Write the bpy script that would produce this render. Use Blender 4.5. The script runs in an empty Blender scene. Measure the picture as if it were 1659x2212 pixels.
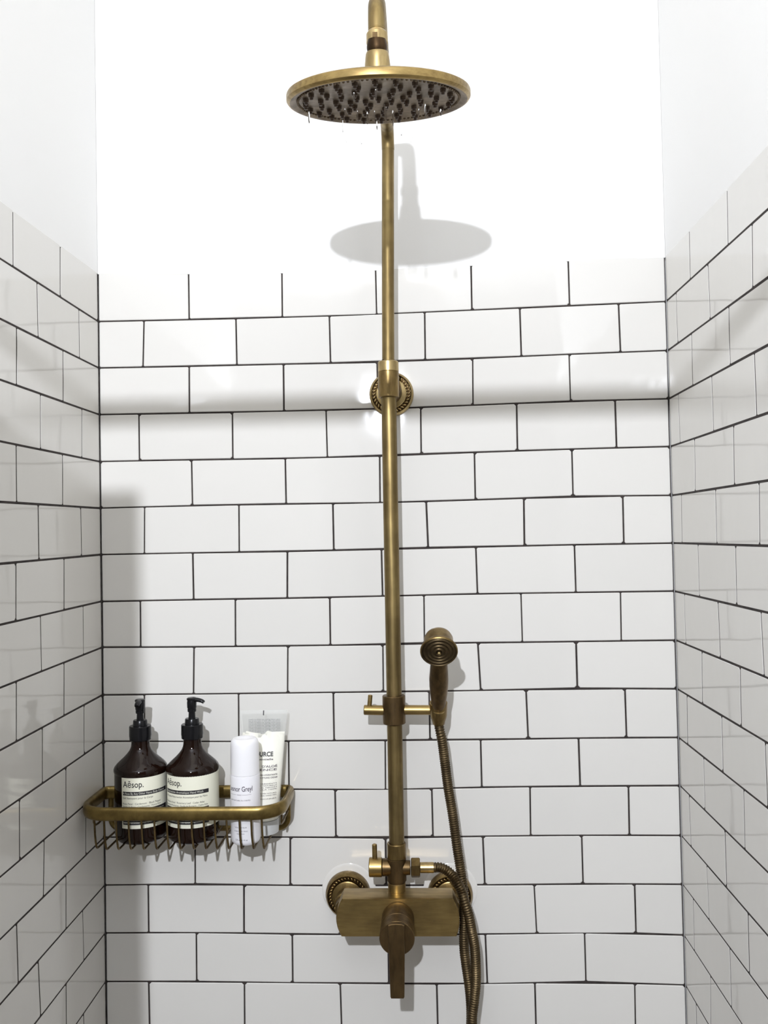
import bpy, bmesh, math, random
from math import sin, cos, pi, sqrt, radians
from mathutils import Vector, Matrix, Euler

random.seed(7)
S = bpy.context.scene
COL = S.collection

# ------------------------------------------------------------------ camera
cam_d = bpy.data.cameras.new('camera')
cam = bpy.data.objects.new('camera', cam_d)
COL.objects.link(cam)
F_PX = 1907.19                       # focal length for a frame of 1659 x 2212
cam_d.sensor_fit = 'VERTICAL'
cam_d.sensor_height = 24.0
cam_d.sensor_width = 24.0 * 1659 / 2212
cam_d.lens = F_PX * 24.0 / 2212
cam_d.clip_start = 0.02
YAW, PITCH, ROLL = radians(2.3975), radians(1.4907), radians(-1.1290)
_r = Vector((cos(YAW), sin(YAW), 0))
_f = Vector((-sin(YAW) * cos(PITCH), cos(YAW) * cos(PITCH), sin(PITCH)))
_u = _r.cross(_f)
r2 = cos(ROLL) * _r + sin(ROLL) * _u
u2 = -sin(ROLL) * _r + cos(ROLL) * _u
cam.matrix_world = Matrix(((r2.x, u2.x, -_f.x, 0.5153), (r2.y, u2.y, -_f.y, -1.3997),
                           (r2.z, u2.z, -_f.z, 1.5207), (0, 0, 0, 1)))
S.camera = cam

# ------------------------------------------------------------------ light and exposure
S.view_settings.view_transform = 'Standard'
S.view_settings.look = 'None'
S.view_settings.gamma = 1.0
S.view_settings.exposure = 0.0
S.view_settings.use_curve_mapping = False
S.cycles.use_denoising = True
S.cycles.max_bounces = 10
S.cycles.diffuse_bounces = 5
S.cycles.glossy_bounces = 5
S.cycles.transmission_bounces = 8
S.cycles.transparent_max_bounces = 12
S.cycles.sample_clamp_indirect = 8.0
S.cycles.blur_glossy = 0.05
S.cycles.caustics_refractive = False

world = bpy.data.worlds.new('room_light')
S.world = world
world.use_nodes = True
world.node_tree.nodes['Background'].inputs[0].default_value = (1.0, 0.93, 0.80, 1)
world.node_tree.nodes['Background'].inputs[1].default_value = 0.10

def lamp(name, kind, loc, power, color, rot=(0, 0, 0), **kw):
    d = bpy.data.lights.new(name, kind)
    d.energy = power
    d.color = color
    for k, v in kw.items():
        setattr(d, k, v)
    o = bpy.data.objects.new(name, d)
    o.location = loc
    o.rotation_euler = rot
    COL.objects.link(o)
    return o
lamp('room_bulb', 'POINT', (0.375, -2.0, 2.045), 141.0, (0.875, 0.915, 1.0), shadow_soft_size=0.014)
lamp('overhead_fill', 'AREA', (0.455, -0.62, 2.68), 1.5, (1.0, 0.94, 0.80), shape='RECTANGLE', size=0.7, size_y=0.7)  # added fill for soft light from above, no known fixture

# ------------------------------------------------------------------ measured layout (metres)
ROOM_W = 0.9083
BACK_LINES={0:[(0.0,1.9554),(0.1485,1.9506),(0.301,1.9472),(0.4514,1.9468),(0.6035,1.9493),(0.7571,1.9516),(0.9083,1.9524)],
1:[(0.0,1.8751),(0.2239,1.8733),(0.4537,1.873),(0.4793,1.8744),(0.6015,1.8752),(0.7553,1.8778),(0.9083,1.8799)],
2:[(0.0,1.7997),(0.1487,1.7984),(0.2992,1.7978),(0.4522,1.7965),(0.4778,1.798),(0.6023,1.7978),(0.756,1.8005),(0.9083,1.8019)],
3:[(0.0,1.7238),(0.1476,1.7228),(0.2995,1.7216),(0.4396,1.7217),(0.4961,1.7217),(0.6007,1.7237),(0.7555,1.7263),(0.9083,1.7259)],
4:[(0.0,1.648),(0.148,1.6473),(0.3009,1.6462),(0.4522,1.6463),(0.4802,1.6481),(0.6019,1.6487),(0.755,1.6502),(0.9083,1.6505)],
5:[(0.0,1.5728),(0.1485,1.5737),(0.3011,1.5733),(0.4537,1.5719),(0.4816,1.5723),(0.6017,1.5734),(0.7553,1.5757),(0.9083,1.5738)],
6:[(0.0,1.4981),(0.1489,1.4983),(0.3012,1.4976),(0.4522,1.4981),(0.4802,1.4995),(0.6015,1.4987),(0.7552,1.4994),(0.9083,1.4991)],
7:[(0.0,1.4228),(0.1493,1.4232),(0.3,1.423),(0.4522,1.4237),(0.4794,1.424),(0.6013,1.4249),(0.7555,1.4244),(0.9083,1.424)],
8:[(0.0,1.3495),(0.1498,1.3481),(0.3002,1.3474),(0.455,1.3472),(0.4801,1.3495),(0.601,1.3481),(0.7543,1.3479),(0.9083,1.3476)],
9:[(0.0,1.2734),(0.1472,1.273),(0.2989,1.2731),(0.4535,1.2734),(0.48,1.2731),(0.6035,1.273),(0.7553,1.2748),(0.9083,1.2719)],
10:[(0.0,1.1996),(0.2189,1.1974),(0.2991,1.1972),(0.452,1.1964),(0.4799,1.1971),(0.6018,1.1964),(0.7548,1.1974),(0.9083,1.1967)],
11:[(0.0,1.1238),(0.3033,1.1215),(0.4505,1.1193),(0.4798,1.1201),(0.6015,1.1221),(0.7556,1.1226),(0.9083,1.1223)],
12:[(0.0,1.0476),(0.2682,1.0469),(0.2991,1.0464),(0.449,1.0442),(0.4795,1.0454),(0.6026,1.0461),(0.7565,1.0467),(0.9083,1.0454)],
13:[(0.0,0.9722),(0.1459,0.9737),(0.2978,0.9704),(0.3433,0.9699),(0.5868,0.9704),(0.6811,0.9707),(0.7559,0.9718),(0.9083,0.9706)],
14:[(0.0,0.8969),(0.1462,0.8973),(0.2231,0.8961),(0.298,0.8947),(0.3784,0.8939),(0.5851,0.8942),(0.6821,0.8956),(0.7554,0.8963),(0.8347,0.8956),(0.9083,0.8926)],
15:[(0.0,0.8207),(0.1465,0.8209),(0.2982,0.8189),(0.4487,0.8183),(0.4749,0.8173),(0.6028,0.818),(0.7549,0.8215),(0.8302,0.8184),(0.9083,0.8165)]}
BACK_JOINTS={1:[(0.1484,0.1484),(0.3003,0.2998),(0.4507,0.451),(0.6031,0.6029),(0.7569,0.7573)],
2:[(0.0747,0.072),(0.2245,0.225),(0.3752,0.3758),(0.5279,0.5272),(0.6786,0.6793),(0.834,0.8351)],
3:[(0.1474,0.1468),(0.3,0.2996),(0.4507,0.4507),(0.6025,0.6014),(0.7545,0.7549)],
4:[(0.0643,0.0643),(0.2166,0.2162),(0.3671,0.368),(0.5183,0.5176),(0.6699,0.6696),(0.8246,0.825)],
5:[(0.149,0.1495),(0.3006,0.3008),(0.4515,0.4507),(0.6019,0.6017),(0.755,0.755)],
6:[(0.0718,0.0705),(0.2245,0.2239),(0.3754,0.3755),(0.5239,0.5255),(0.6779,0.6771),(0.8327,0.8323)],
7:[(0.1489,0.1493),(0.3015,0.3),(0.4515,0.4519),(0.6008,0.6018),(0.7552,0.7557)],
8:[(0.0632,0.0628),(0.2164,0.2155),(0.3678,0.3676),(0.5174,0.5166),(0.6699,0.6703),(0.8248,0.8242)],
9:[(0.149,0.1472),(0.2996,0.298),(0.4507,0.45),(0.6003,0.6032),(0.7541,0.7542)],
10:[(0.0677,0.0671),(0.2192,0.2186),(0.3706,0.3706),(0.5224,0.5222),(0.6741,0.6757),(0.828,0.8285)],
11:[(0.1476,0.1473),(0.2984,0.2977),(0.4514,0.4504),(0.6013,0.6015),(0.7541,0.7548)],
12:[(0.0676,0.0677),(0.2192,0.2195),(0.3705,0.3706),(0.5235,0.5238),(0.6767,0.6759),(0.8293,0.8288)],
13:[(0.1462,0.1455),(0.2982,0.2969),(0.449,0.4488),(0.6017,0.6031),(0.7551,0.7554)],
14:[(0.0698,0.0698),(0.2234,0.2223),(0.3755,0.3755),(0.5261,0.5266),(0.6796,0.6818),(0.8346,0.8347)],
15:[(0.1462,0.1459),(0.2987,0.2982),(0.4502,0.4498),(0.6022,0.6036),(0.7558,0.756)],
16:[(0.0688,0.0694),(0.2219,0.2211),(0.3732,0.3742),(0.5246,0.5249),(0.6772,0.6774),(0.831,0.8303)]}
LEFT_LINES={0:(1.9554,1.9468,0.332),
1:(1.8751,1.8732,0.333),
2:(1.7997,1.7977,0.335),
3:(1.7238,1.7215,0.336),
4:(1.648,1.6453,0.337),
5:(1.5728,1.5706,0.339),
6:(1.4981,1.4946,0.34),
7:(1.4228,1.4203,0.341),
8:(1.3495,1.3442,0.343),
9:(1.2734,1.269,0.344),
10:(1.1996,1.1944,0.345),
11:(1.1238,1.118,0.347),
12:(1.0476,1.0442,0.348),
13:(0.9722,0.9682,0.349),
14:(0.8969,0.8929,0.349),
15:(0.8207,0.8167,0.349)}
LEFT_JOINTS={1:[(0.1481,0.15),(0.2972,0.298)],
2:[(0.0802,0.0792),(0.2277,0.225)],
3:[(0.1418,0.1432),(0.2897,0.2912)],
4:[(0.0719,0.0741),(0.2201,0.2215)],
5:[(0.1475,0.149),(0.294,0.2941)],
6:[(0.0813,0.08),(0.2304,0.2297)],
7:[(0.1463,0.1482),(0.2973,0.2987)],
8:[(0.0766,0.077),(0.2267,0.2249)],
9:[(0.1501,0.152),(0.2991,0.3006)],
10:[(0.0768,0.0785),(0.2237,0.2253)],
11:[(0.1467,0.1487),(0.2937,0.2946)],
12:[(0.0733,0.0764),(0.2212,0.2258)],
13:[(0.1503,0.1522),(0.3043,0.3012)],
14:[(0.091,0.0881),(0.2432,0.2371)],
15:[(0.1538,0.1548)]}
RIGHT_LINES={0:(1.9524,1.9462,0.414),
1:(1.8799,1.8752,0.408),
2:(1.8019,1.8001,0.402),
3:(1.7259,1.7254,0.396),
4:(1.6505,1.6496,0.39),
5:(1.5738,1.5737,0.384),
6:(1.4991,1.4998,0.379),
7:(1.424,1.4232,0.373),
8:(1.3476,1.3481,0.367),
9:(1.2719,1.2727,0.361),
10:(1.1967,1.1964,0.355),
11:(1.1223,1.1209,0.349),
12:(1.0454,1.0456,0.343),
13:(0.9706,0.9697,0.337),
14:(0.8926,0.8916999999999999,0.337),
15:(0.8165,0.8156,0.337)}
RIGHT_JOINTS={1:[(0.1252,0.1234),(0.2816,0.2798)],
2:[(0.0521,0.054),(0.2015,0.2043),(0.3603,0.3556)],
3:[(0.1218,0.121),(0.2755,0.2744)],
4:[(0.049,0.0517),(0.2027,0.2044),(0.355,0.3564)],
5:[(0.1219,0.1179),(0.2794,0.2764)],
6:[(0.0498,0.0466),(0.2048,0.2043),(0.3577,0.3538)],
7:[(0.1229,0.1233),(0.2742,0.2721)],
8:[(0.0511,0.0508),(0.2017,0.2051),(0.3509,0.3551)],
9:[(0.1265,0.1227),(0.2776,0.2756)],
10:[(0.0489,0.0452),(0.2034,0.2027),(0.351,0.3532)],
11:[(0.1216,0.1205),(0.2769,0.2752)],
12:[(0.0455,0.0483),(0.2023,0.2032)],
13:[(0.1205,0.1252),(0.2788,0.2778)],
14:[(0.0512,0.0509),(0.208,0.2082)],
15:[(0.1238,0.118)]}

# ------------------------------------------------------------------ materials
def nodes_of(name):
    m = bpy.data.materials.new(name)
    m.use_nodes = True
    nt = m.node_tree
    return m, nt, nt.nodes['Principled BSDF']

def noise(nt, scale, detail=2.0, stretch=(1, 1, 1), rough=0.5):
    g = nt.nodes.new('ShaderNodeNewGeometry')
    mp = nt.nodes.new('ShaderNodeMapping')
    mp.inputs['Scale'].default_value = stretch
    nt.links.new(g.outputs['Position'], mp.inputs['Vector'])
    n = nt.nodes.new('ShaderNodeTexNoise')
    n.inputs['Scale'].default_value = scale
    n.inputs['Detail'].default_value = detail
    n.inputs['Roughness'].default_value = rough
    nt.links.new(mp.outputs['Vector'], n.inputs['Vector'])
    return n

def ramp(nt, src, stops):
    r = nt.nodes.new('ShaderNodeValToRGB')
    e = r.color_ramp.elements
    while len(e) < len(stops):
        e.new(0.5)
    for i, (p, c) in enumerate(stops):
        e[i].position = p
        e[i].color = (*c, 1) if len(c) == 3 else c
    nt.links.new(src, r.inputs['Fac'])
    return r

def bump(nt, b, src, strength, dist, prev=None):
    k = nt.nodes.new('ShaderNodeBump')
    k.inputs['Strength'].default_value = strength
    k.inputs['Distance'].default_value = dist
    nt.links.new(src, k.inputs['Height'])
    if prev is not None:
        nt.links.new(prev.outputs['Normal'], k.inputs['Normal'])
    nt.links.new(k.outputs['Normal'], b.inputs['Normal'])
    return k

def plain(name, col, rough=0.5, metal=0.0, **kw):
    m, nt, b = nodes_of(name)
    b.inputs['Base Color'].default_value = (*col, 1)
    b.inputs['Roughness'].default_value = rough
    b.inputs['Metallic'].default_value = metal
    for k, v in kw.items():
        b.inputs[k.replace('_', ' ')].default_value = v
    return m

def brass(name, light, dark, rough=0.3, stretch=(1, 1, 0.25), scale=90, metal=1.0):
    m, nt, b = nodes_of(name)
    n = noise(nt, scale, 4, stretch, 0.6)
    r = ramp(nt, n.outputs['Fac'], [(0.36, dark), (0.62, light)])
    n2 = noise(nt, 22, 3)
    r2_ = ramp(nt, n2.outputs['Fac'], [(0.40, (0.78, 0.76, 0.74)), (0.62, (1.06, 1.04, 1.0))])
    mx = nt.nodes.new('ShaderNodeMix')
    mx.data_type = 'RGBA'
    mx.blend_type = 'MULTIPLY'
    mx.inputs[0].default_value = 1.0
    nt.links.new(r.outputs['Color'], mx.inputs[6])
    nt.links.new(r2_.outputs['Color'], mx.inputs[7])
    nt.links.new(mx.outputs[2], b.inputs['Base Color'])
    b.inputs['Metallic'].default_value = metal
    rr = ramp(nt, n.outputs['Fac'], [(0.3, (rough + 0.1,) * 3), (0.7, (rough,) * 3)])
    nt.links.new(rr.outputs['Color'], b.inputs['Roughness'])
    bump(nt, b, n.outputs['Fac'], 0.08, 0.0006)
    return m

def make_tile(name, col):
    m, nt, b = nodes_of(name)
    oi = nt.nodes.new('ShaderNodeObjectInfo')
    r = ramp(nt, oi.outputs['Random'], [(0.0, tuple(c * 0.97 for c in col)), (1.0, col)])
    nt.links.new(r.outputs['Color'], b.inputs['Base Color'])
    b.inputs['Roughness'].default_value = 0.06
    b.inputs['IOR'].default_value = 1.5
    n1 = noise(nt, 9, 1)
    k = bump(nt, b, n1.outputs['Fac'], 0.5, 0.0020)
    n2 = noise(nt, 42, 1, (1, 1, 0.6))
    bump(nt, b, n2.outputs['Fac'], 0.35, 0.0004, k)
    return m

M = {}
M['tile'] = make_tile('glazed_tile', (0.655, 0.638, 0.602))
mg, nt, b = nodes_of('dark_grout')
n = noise(nt, 60, 3)
r = ramp(nt, n.outputs['Fac'], [(0.3, (0.016, 0.012, 0.011)), (0.75, (0.045, 0.034, 0.030))])
nt.links.new(r.outputs['Color'], b.inputs['Base Color'])
b.inputs['Roughness'].default_value = 0.9
M['grout'] = mg
mp_, nt, b = nodes_of('wall_paint')
b.inputs['Base Color'].default_value = (0.76, 0.755, 0.74, 1)
b.inputs['Roughness'].default_value = 0.6
n = noise(nt, 30, 3)
bump(nt, b, n.outputs['Fac'], 0.12, 0.002)
M['paint'] = mp_
M['floor'] = plain('floor_paint', (0.22, 0.20, 0.18), 0.5)
M['brass'] = brass('aged_brass', (0.30, 0.215, 0.090), (0.17, 0.115, 0.048))
M['pipe'] = brass('pipe_brass', (0.27, 0.205, 0.090), (0.18, 0.130, 0.058), 0.42, (1, 1, 0.06), 120)
M['bright'] = brass('worn_brass', (0.54, 0.42, 0.21), (0.36, 0.27, 0.125), 0.28)
M['brown'] = brass('brown_brass', (0.165, 0.110, 0.052), (0.10, 0.068, 0.034), 0.38)
M['body'] = brass('brushed_brass', (0.37, 0.27, 0.110), (0.27, 0.19, 0.078), 0.34, (0.12, 1, 1), 220)
M['hose'] = brass('hose_brass', (0.135, 0.10, 0.055), (0.085, 0.062, 0.034), 0.42, (1, 1, 1), 60)
M['dark'] = brass('dark_recess', (0.09, 0.055, 0.028), (0.04, 0.026, 0.014), 0.45)
M['rail'] = brass('rail_brass', (0.28, 0.205, 0.075), (0.20, 0.145, 0.052), 0.30, (1, 1, 1), 70)
M['wire'] = brass('wire_brass', (0.20, 0.145, 0.065), (0.13, 0.09, 0.042), 0.38, (1, 1, 1), 70)
M['head'] = brass('head_plate', (0.215, 0.17, 0.12), (0.14, 0.108, 0.075), 0.42, (1, 1, 1), 60)
M['nozzle'] = plain('nozzle_rubber', (0.062, 0.036, 0.018), 0.42)
M['amber'] = plain('amber_bottle', (0.009, 0.0035, 0.002), 0.06, Specular_IOR_Level=0.30)
M['black'] = plain('black_plastic', (0.005, 0.005, 0.006), 0.25, Specular_IOR_Level=0.30)
M['label'] = plain('cream_label', (0.74, 0.73, 0.60), 0.5)
M['ink'] = plain('black_ink', (0.018, 0.016, 0.018), 0.5)
M['label_white'] = plain('print_on_black', (0.66, 0.66, 0.58), 0.5)
M['white'] = plain('white_plastic', (0.80, 0.79, 0.80), 0.28)
M['white_body'] = plain('white_bottle', (0.78, 0.77, 0.79), 0.32)
M['print'] = plain('grey_print', (0.09, 0.07, 0.09), 0.5)
M['cream'] = plain('white_cream', (0.92, 0.90, 0.80), 0.35)
M['silicone'] = plain('white_silicone', (0.655, 0.638, 0.602), 0.08)
M['greyprint'] = plain('faded_print', (0.10, 0.10, 0.10), 0.6)

mc, nt, b = nodes_of('clear_plastic')
out = nt.nodes['Material Output']
b.inputs['Base Color'].default_value = (0.80, 0.81, 0.80, 1)
b.inputs['Roughness'].default_value = 0.15
tr = nt.nodes.new('ShaderNodeBsdfTransparent')
tr.inputs[0].default_value = (0.96, 0.96, 0.95, 1)
mx = nt.nodes.new('ShaderNodeMixShader')
mx.inputs[0].default_value = 0.20
nt.links.new(tr.outputs[0], mx.inputs[1])
nt.links.new(b.outputs[0], mx.inputs[2])
nt.links.new(mx.outputs[0], out.inputs['Surface'])
M['clear'] = mc
mc2, nt, b = nodes_of('milky_plastic')
b.inputs['Base Color'].default_value = (0.66, 0.67, 0.66, 1)
b.inputs['Roughness'].default_value = 0.3
b.inputs['Transmission Weight'].default_value = 0.25
M['milky'] = mc2
mw, nt, b = nodes_of('water')
b.inputs['Base Color'].default_value = (1, 1, 1, 1)
b.inputs['Roughness'].default_value = 0.02
b.inputs['IOR'].default_value = 1.33
b.inputs['Transmission Weight'].default_value = 1.0
M['water'] = mw

# ------------------------------------------------------------------ mesh helpers
def mesh_obj(name, bm, mats, parent=None, smooth=True, angle=32, loc=None):
    me = bpy.data.meshes.new(name)
    bmesh.ops.recalc_face_normals(bm, faces=bm.faces)
    if smooth:
        lim = radians(angle)
        for e in bm.edges:
            e.smooth = not (len(e.link_faces) == 2 and e.calc_face_angle(0) > lim)
        for f in bm.faces:
            f.smooth = True
    if loc is not None:
        bmesh.ops.translate(bm, vec=-Vector(loc), verts=bm.verts)
    bm.to_mesh(me)
    bm.free()
    for m in (mats if isinstance(mats, (list, tuple)) else [mats]):
        me.materials.append(M[m] if isinstance(m, str) else m)
    o = bpy.data.objects.new(name, me)
    COL.objects.link(o)
    if loc is not None:
        o.location = loc
    if parent is not None:
        attach(o, parent)
    return o

def world_of(o):
    m = o.matrix_basis.copy()
    p = o.parent
    while p is not None:
        m = p.matrix_basis @ m
        p = p.parent
    return m

def attach(o, parent):
    """parent without moving: local transform = parent^-1 * world"""
    w = world_of(o)
    o.parent = parent
    o.matrix_basis = world_of(parent).inverted() @ w

def empty(name, loc, label, cat, group=None):
    o = bpy.data.objects.new(name, None)
    o.empty_display_size = 0.03
    o.location = loc
    COL.objects.link(o)
    o['label'] = label
    o['category'] = cat
    if group:
        o['group'] = group
    return o

def frame_to(axis, up=None):
    z = Vector(axis).normalized()
    h = Vector((0, 0, 1)) if abs(z.z) < 0.9 else Vector((0, 1, 0))
    x = h.cross(z).normalized()
    y = z.cross(x)
    return Matrix((x, y, z)).transposed()

def lathe(bm, origin, axis, prof, seg=40, mat=0, closed=True):
    """prof: list of (distance along axis, radius)"""
    o = Vector(origin)
    R3 = frame_to(axis)
    rings = []
    for (t, r) in prof:
        if r < 1e-6:
            rings.append([bm.verts.new(o + R3 @ Vector((0, 0, t)))])
        else:
            rings.append([bm.verts.new(o + R3 @ Vector((r * cos(2 * pi * i / seg), r * sin(2 * pi * i / seg), t))) for i in range(seg)])
    for a, b_ in zip(rings, rings[1:]):
        for i in range(seg):
            j = (i + 1) % seg
            if len(a) == 1 and len(b_) == 1:
                continue
            if len(a) == 1:
                f = bm.faces.new((a[0], b_[j], b_[i]))
            elif len(b_) == 1:
                f = bm.faces.new((a[i], a[j], b_[0]))
            else:
                f = bm.faces.new((a[i], a[j], b_[j], b_[i]))
            f.material_index = mat
    if closed:
        for rg in (rings[0], rings[-1]):
            if len(rg) > 2:
                f = bm.faces.new(rg)
                f.material_index = mat
    return rings

def cyl(bm, p0, p1, r, seg=32, bev=0.0008, r1=None, mat=0):
    p0, p1 = Vector(p0), Vector(p1)
    L = (p1 - p0).length
    r1 = r if r1 is None else r1
    lathe(bm, p0, p1 - p0, [(0, max(r - bev, 1e-4)), (bev, r), (L - bev, r1), (L, max(r1 - bev, 1e-4))], seg, mat)

def catmull(pts, n=12):
    P = [Vector(p) for p in pts]
    P = [P[0] * 2 - P[1]] + P + [P[-1] * 2 - P[-2]]
    out = []
    for i in range(1, len(P) - 2):
        p0, p1, p2, p3 = P[i - 1:i + 3]
        for k in range(n):
            t = k / n
            out.append(0.5 * ((2 * p1) + (p2 - p0) * t + (2 * p0 - 5 * p1 + 4 * p2 - p3) * t * t + (3 * p1 - p0 - 3 * p2 + p3) * t ** 3))
    out.append(P[-2])
    return out

def resample(pts, step):
    d = [0.0]
    for a, b_ in zip(pts, pts[1:]):
        d.append(d[-1] + (b_ - a).length)
    n = max(2, int(round(d[-1] / step)))
    out, j = [], 0
    for i in range(n + 1):
        s = d[-1] * i / n
        while j < len(d) - 2 and d[j + 1] < s:
            j += 1
        u = (s - d[j]) / max(1e-9, d[j + 1] - d[j])
        out.append(pts[j].lerp(pts[j + 1], u))
    return out

def sweep(bm, pts, section, closed=False, up=Vector((0, 0, 1)), scale=None, fixed_up=False, mat=0, cap=True):
    """section: list of (side, up) offsets; parallel transport unless fixed_up"""
    P = [Vector(p) for p in pts]
    n = len(P)
    rings = []
    side = None
    for i in range(n):
        if closed:
            t = (P[(i + 1) % n] - P[i - 1]).normalized()
        else:
            t = (P[min(i + 1, n - 1)] - P[max(i - 1, 0)]).normalized()
        if fixed_up:
            s = t.cross(up).normalized()
        elif side is None:
            h = up if abs(t.dot(up)) < 0.9 else Vector((1, 0, 0))
            s = t.cross(h).normalized()
        else:
            s = (side - t * side.dot(t)).normalized()
        side = s
        u = s.cross(t).normalized()
        k = 1.0 if scale is None else scale(i)
        rings.append([bm.verts.new(P[i] + s * (a * k) + u * (b_ * k)) for a, b_ in section])
    m = len(section)
    rng = range(n) if closed else range(n - 1)
    for i in rng:
        a, b_ = rings[i], rings[(i + 1) % n]
        for j in range(m):
            f = bm.faces.new((a[j], a[(j + 1) % m], b_[(j + 1) % m], b_[j]))
            f.material_index = mat
    if cap and not closed:
        bm.faces.new(rings[0][::-1]).material_index = mat
        bm.faces.new(rings[-1]).material_index = mat

def circ(r, n=16):
    return [(r * cos(2 * pi * i / n), r * sin(2 * pi * i / n)) for i in range(n)]

def tube(bm, pts, r, n=16, closed=False, mat=0):
    sweep(bm, pts, circ(r, n), closed, mat=mat)

def prism(bm, outline, axis_y0, axis_y1, bev=0.0015, mat=0):
    """outline: (x, z) list, extruded along Y with a small chamfer on both faces"""
    cx = sum(p[0] for p in outline) / len(outline)
    cz = sum(p[1] for p in outline) / len(outline)
    def ring(y, k):
        out = []
        for x, z in outline:
            d = Vector((x - cx, z - cz))
            L = d.length
            q = d * ((L - k) / L)
            out.append(bm.verts.new((cx + q.x, y, cz + q.y)))
        return out
    s = 1 if axis_y1 > axis_y0 else -1
    R_ = [ring(axis_y0, bev), ring(axis_y0 + s * bev, 0), ring(axis_y1 - s * bev, 0), ring(axis_y1, bev)]
    n = len(outline)
    for a, b_ in zip(R_, R_[1:]):
        for i in range(n):
            bm.faces.new((a[i], a[(i + 1) % n], b_[(i + 1) % n], b_[i])).material_index = mat
    bm.faces.new(R_[0][::-1]).material_index = mat
    bm.faces.new(R_[-1]).material_index = mat

def box(bm, x0, x1, y0, y1, z0, z1, mat=0):
    v = [bm.verts.new((x, y, z)) for x in (x0, x1) for y in (y0, y1) for z in (z0, z1)]
    for f in ((0, 1, 3, 2), (4, 6, 7, 5), (0, 4, 5, 1), (2, 3, 7, 6), (0, 2, 6, 4), (1, 5, 7, 3)):
        bm.faces.new([v[i] for i in f]).material_index = mat

def text_mesh(bm, body, width, at, mapf, mat=0, height=None, align='LEFT', shear=0.0, bold=0.0, flip=False):
    """built-in font, laid out flat at (s, z) = at, mapped onto a surface by mapf(s, z)"""
    c = bpy.data.curves.new('t', 'FONT')
    c.body = body
    c.size = 1.0
    c.resolution_u = 3
    c.shear = shear
    c.offset = bold
    o = bpy.data.objects.new('t', c)
    COL.objects.link(o)
    bpy.context.view_layer.update()
    me = bpy.data.meshes.new_from_object(o.evaluated_get(bpy.context.evaluated_depsgraph_get()))
    bpy.data.objects.remove(o)
    bpy.data.curves.remove(c)
    if not me.vertices:
        return
    xs = [v.co.x for v in me.vertices]
    x0, x1 = min(xs), max(xs)
    k = width / (x1 - x0)
    kz = k if height is None else height
    off = {'LEFT': 0, 'CENTER': -width / 2, 'RIGHT': -width}[align]
    fx = -1 if flip else 1
    vs = [bm.verts.new(mapf(at[0] + fx * (off + (v.co.x - x0) * k), at[1] + v.co.y * kz)) for v in me.vertices]
    for p in me.polygons:
        try:
            bm.faces.new([vs[i] for i in p.vertices]).material_index = mat
        except ValueError:
            pass
    bpy.data.meshes.remove(me)

def patch(bm, s0, s1, z0, z1, mapf, ns=24, nz=1, mat=0):
    V = [[bm.verts.new(mapf(s0 + (s1 - s0) * i / ns, z0 + (z1 - z0) * j / nz)) for i in range(ns + 1)] for j in range(nz + 1)]
    for j in range(nz):
        for i in range(ns):
            bm.faces.new((V[j][i], V[j][i + 1], V[j + 1][i + 1], V[j + 1][i])).material_index = mat

# ------------------------------------------------------------------ the tiled walls
BULGE = 0.0
def smooth01(t):
    t = min(1.0, max(0.0, t))
    return t * t * (3 - 2 * t)
def wall_y(z):
    """the old back wall is plumb to within its plaster"""
    return -BULGE * smooth01((z - 1.655) / 0.13)

def poly(pts, x):
    if x <= pts[0][0]:
        return pts[0][1]
    for (a, za), (b_, zb) in zip(pts, pts[1:]):
        if x <= b_:
            return za + (zb - za) * (x - a) / (b_ - a)
    return pts[-1][1]

PITCH_T, COURSE = 0.152, 0.0752
def back_line(k):
    if k <= 15:
        return BACK_LINES[k]
    return [(x, z - COURSE * (k - 15)) for x, z in BACK_LINES[15]]

def tile_mesh(quad, mapf, nz, gap, tilt, ch=0.0009):
    """quad: bottom-left, bottom-right, top-right, top-left in wall coordinates (s, z).
    mapf(s, z, depth) -> world. Front face in strips, chamfered rim and sides."""
    (ax, az), (bx, bz), (cx, cz), (dx, dz) = quad
    bm = bmesh.new()
    g = gap / 2
    def P(u, v, inset):
        # u,v in 0..1 over the tile, inset in metres from the rim
        w = 0.5 * ((bx - ax) + (cx - dx)) or 1e-3
        h = 0.5 * ((dz - az) + (cz - bz))
        iu, iv = (g + inset) / abs(w), (g + inset) / h
        uu = iu + u * (1 - 2 * iu)
        vv = iv + v * (1 - 2 * iv)
        s = (ax * (1 - uu) + bx * uu) * (1 - vv) + (dx * (1 - uu) + cx * uu) * vv
        z = (az * (1 - uu) + bz * uu) * (1 - vv) + (dz * (1 - uu) + cz * uu) * vv
        return s, z
    wd = abs(0.5 * ((bx - ax) + (cx - dx)))
    hh = 0.5 * ((dz - az) + (cz - bz))
    rc = random.choice((0.0012, 0.0014, 0.0018, 0.0030))
    vs = [0.0, rc / hh] + [rc / hh + (1 - 2 * rc / hh) * i / nz for i in range(1, nz)] + [1 - rc / hh, 1.0]
    ru = rc / wd
    tz, ts = tilt
    def rim(inset, depth):
        L_, R_ = [], []
        for v in vs:
            iu = ru if v in (0.0, 1.0) else 0.0
            for lst, u in ((L_, iu), (R_, 1 - iu)):
                s, z = P(u, v, inset)
                d = depth + (v - 0.5) * tz + (u - 0.5) * ts
                lst.append(bm.verts.new(mapf(s, z, d)))
        return L_, R_
    fL, fR = rim(ch, 0.0)
    cL, cR = rim(0.0, ch * 0.85)
    sL, sR = rim(0.0, 0.0075)
    for i in range(len(vs) - 1):
        bm.faces.new((fL[i], fR[i], fR[i + 1], fL[i + 1]))
    loops = [fL + fR[::-1], cL + cR[::-1], sL + sR[::-1]]
    n = len(loops[0])
    for a, b_ in zip(loops, loops[1:]):
        for i in range(n):
            bm.faces.new((a[i], a[(i + 1) % n], b_[(i + 1) % n], b_[i]))
    return bm

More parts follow.
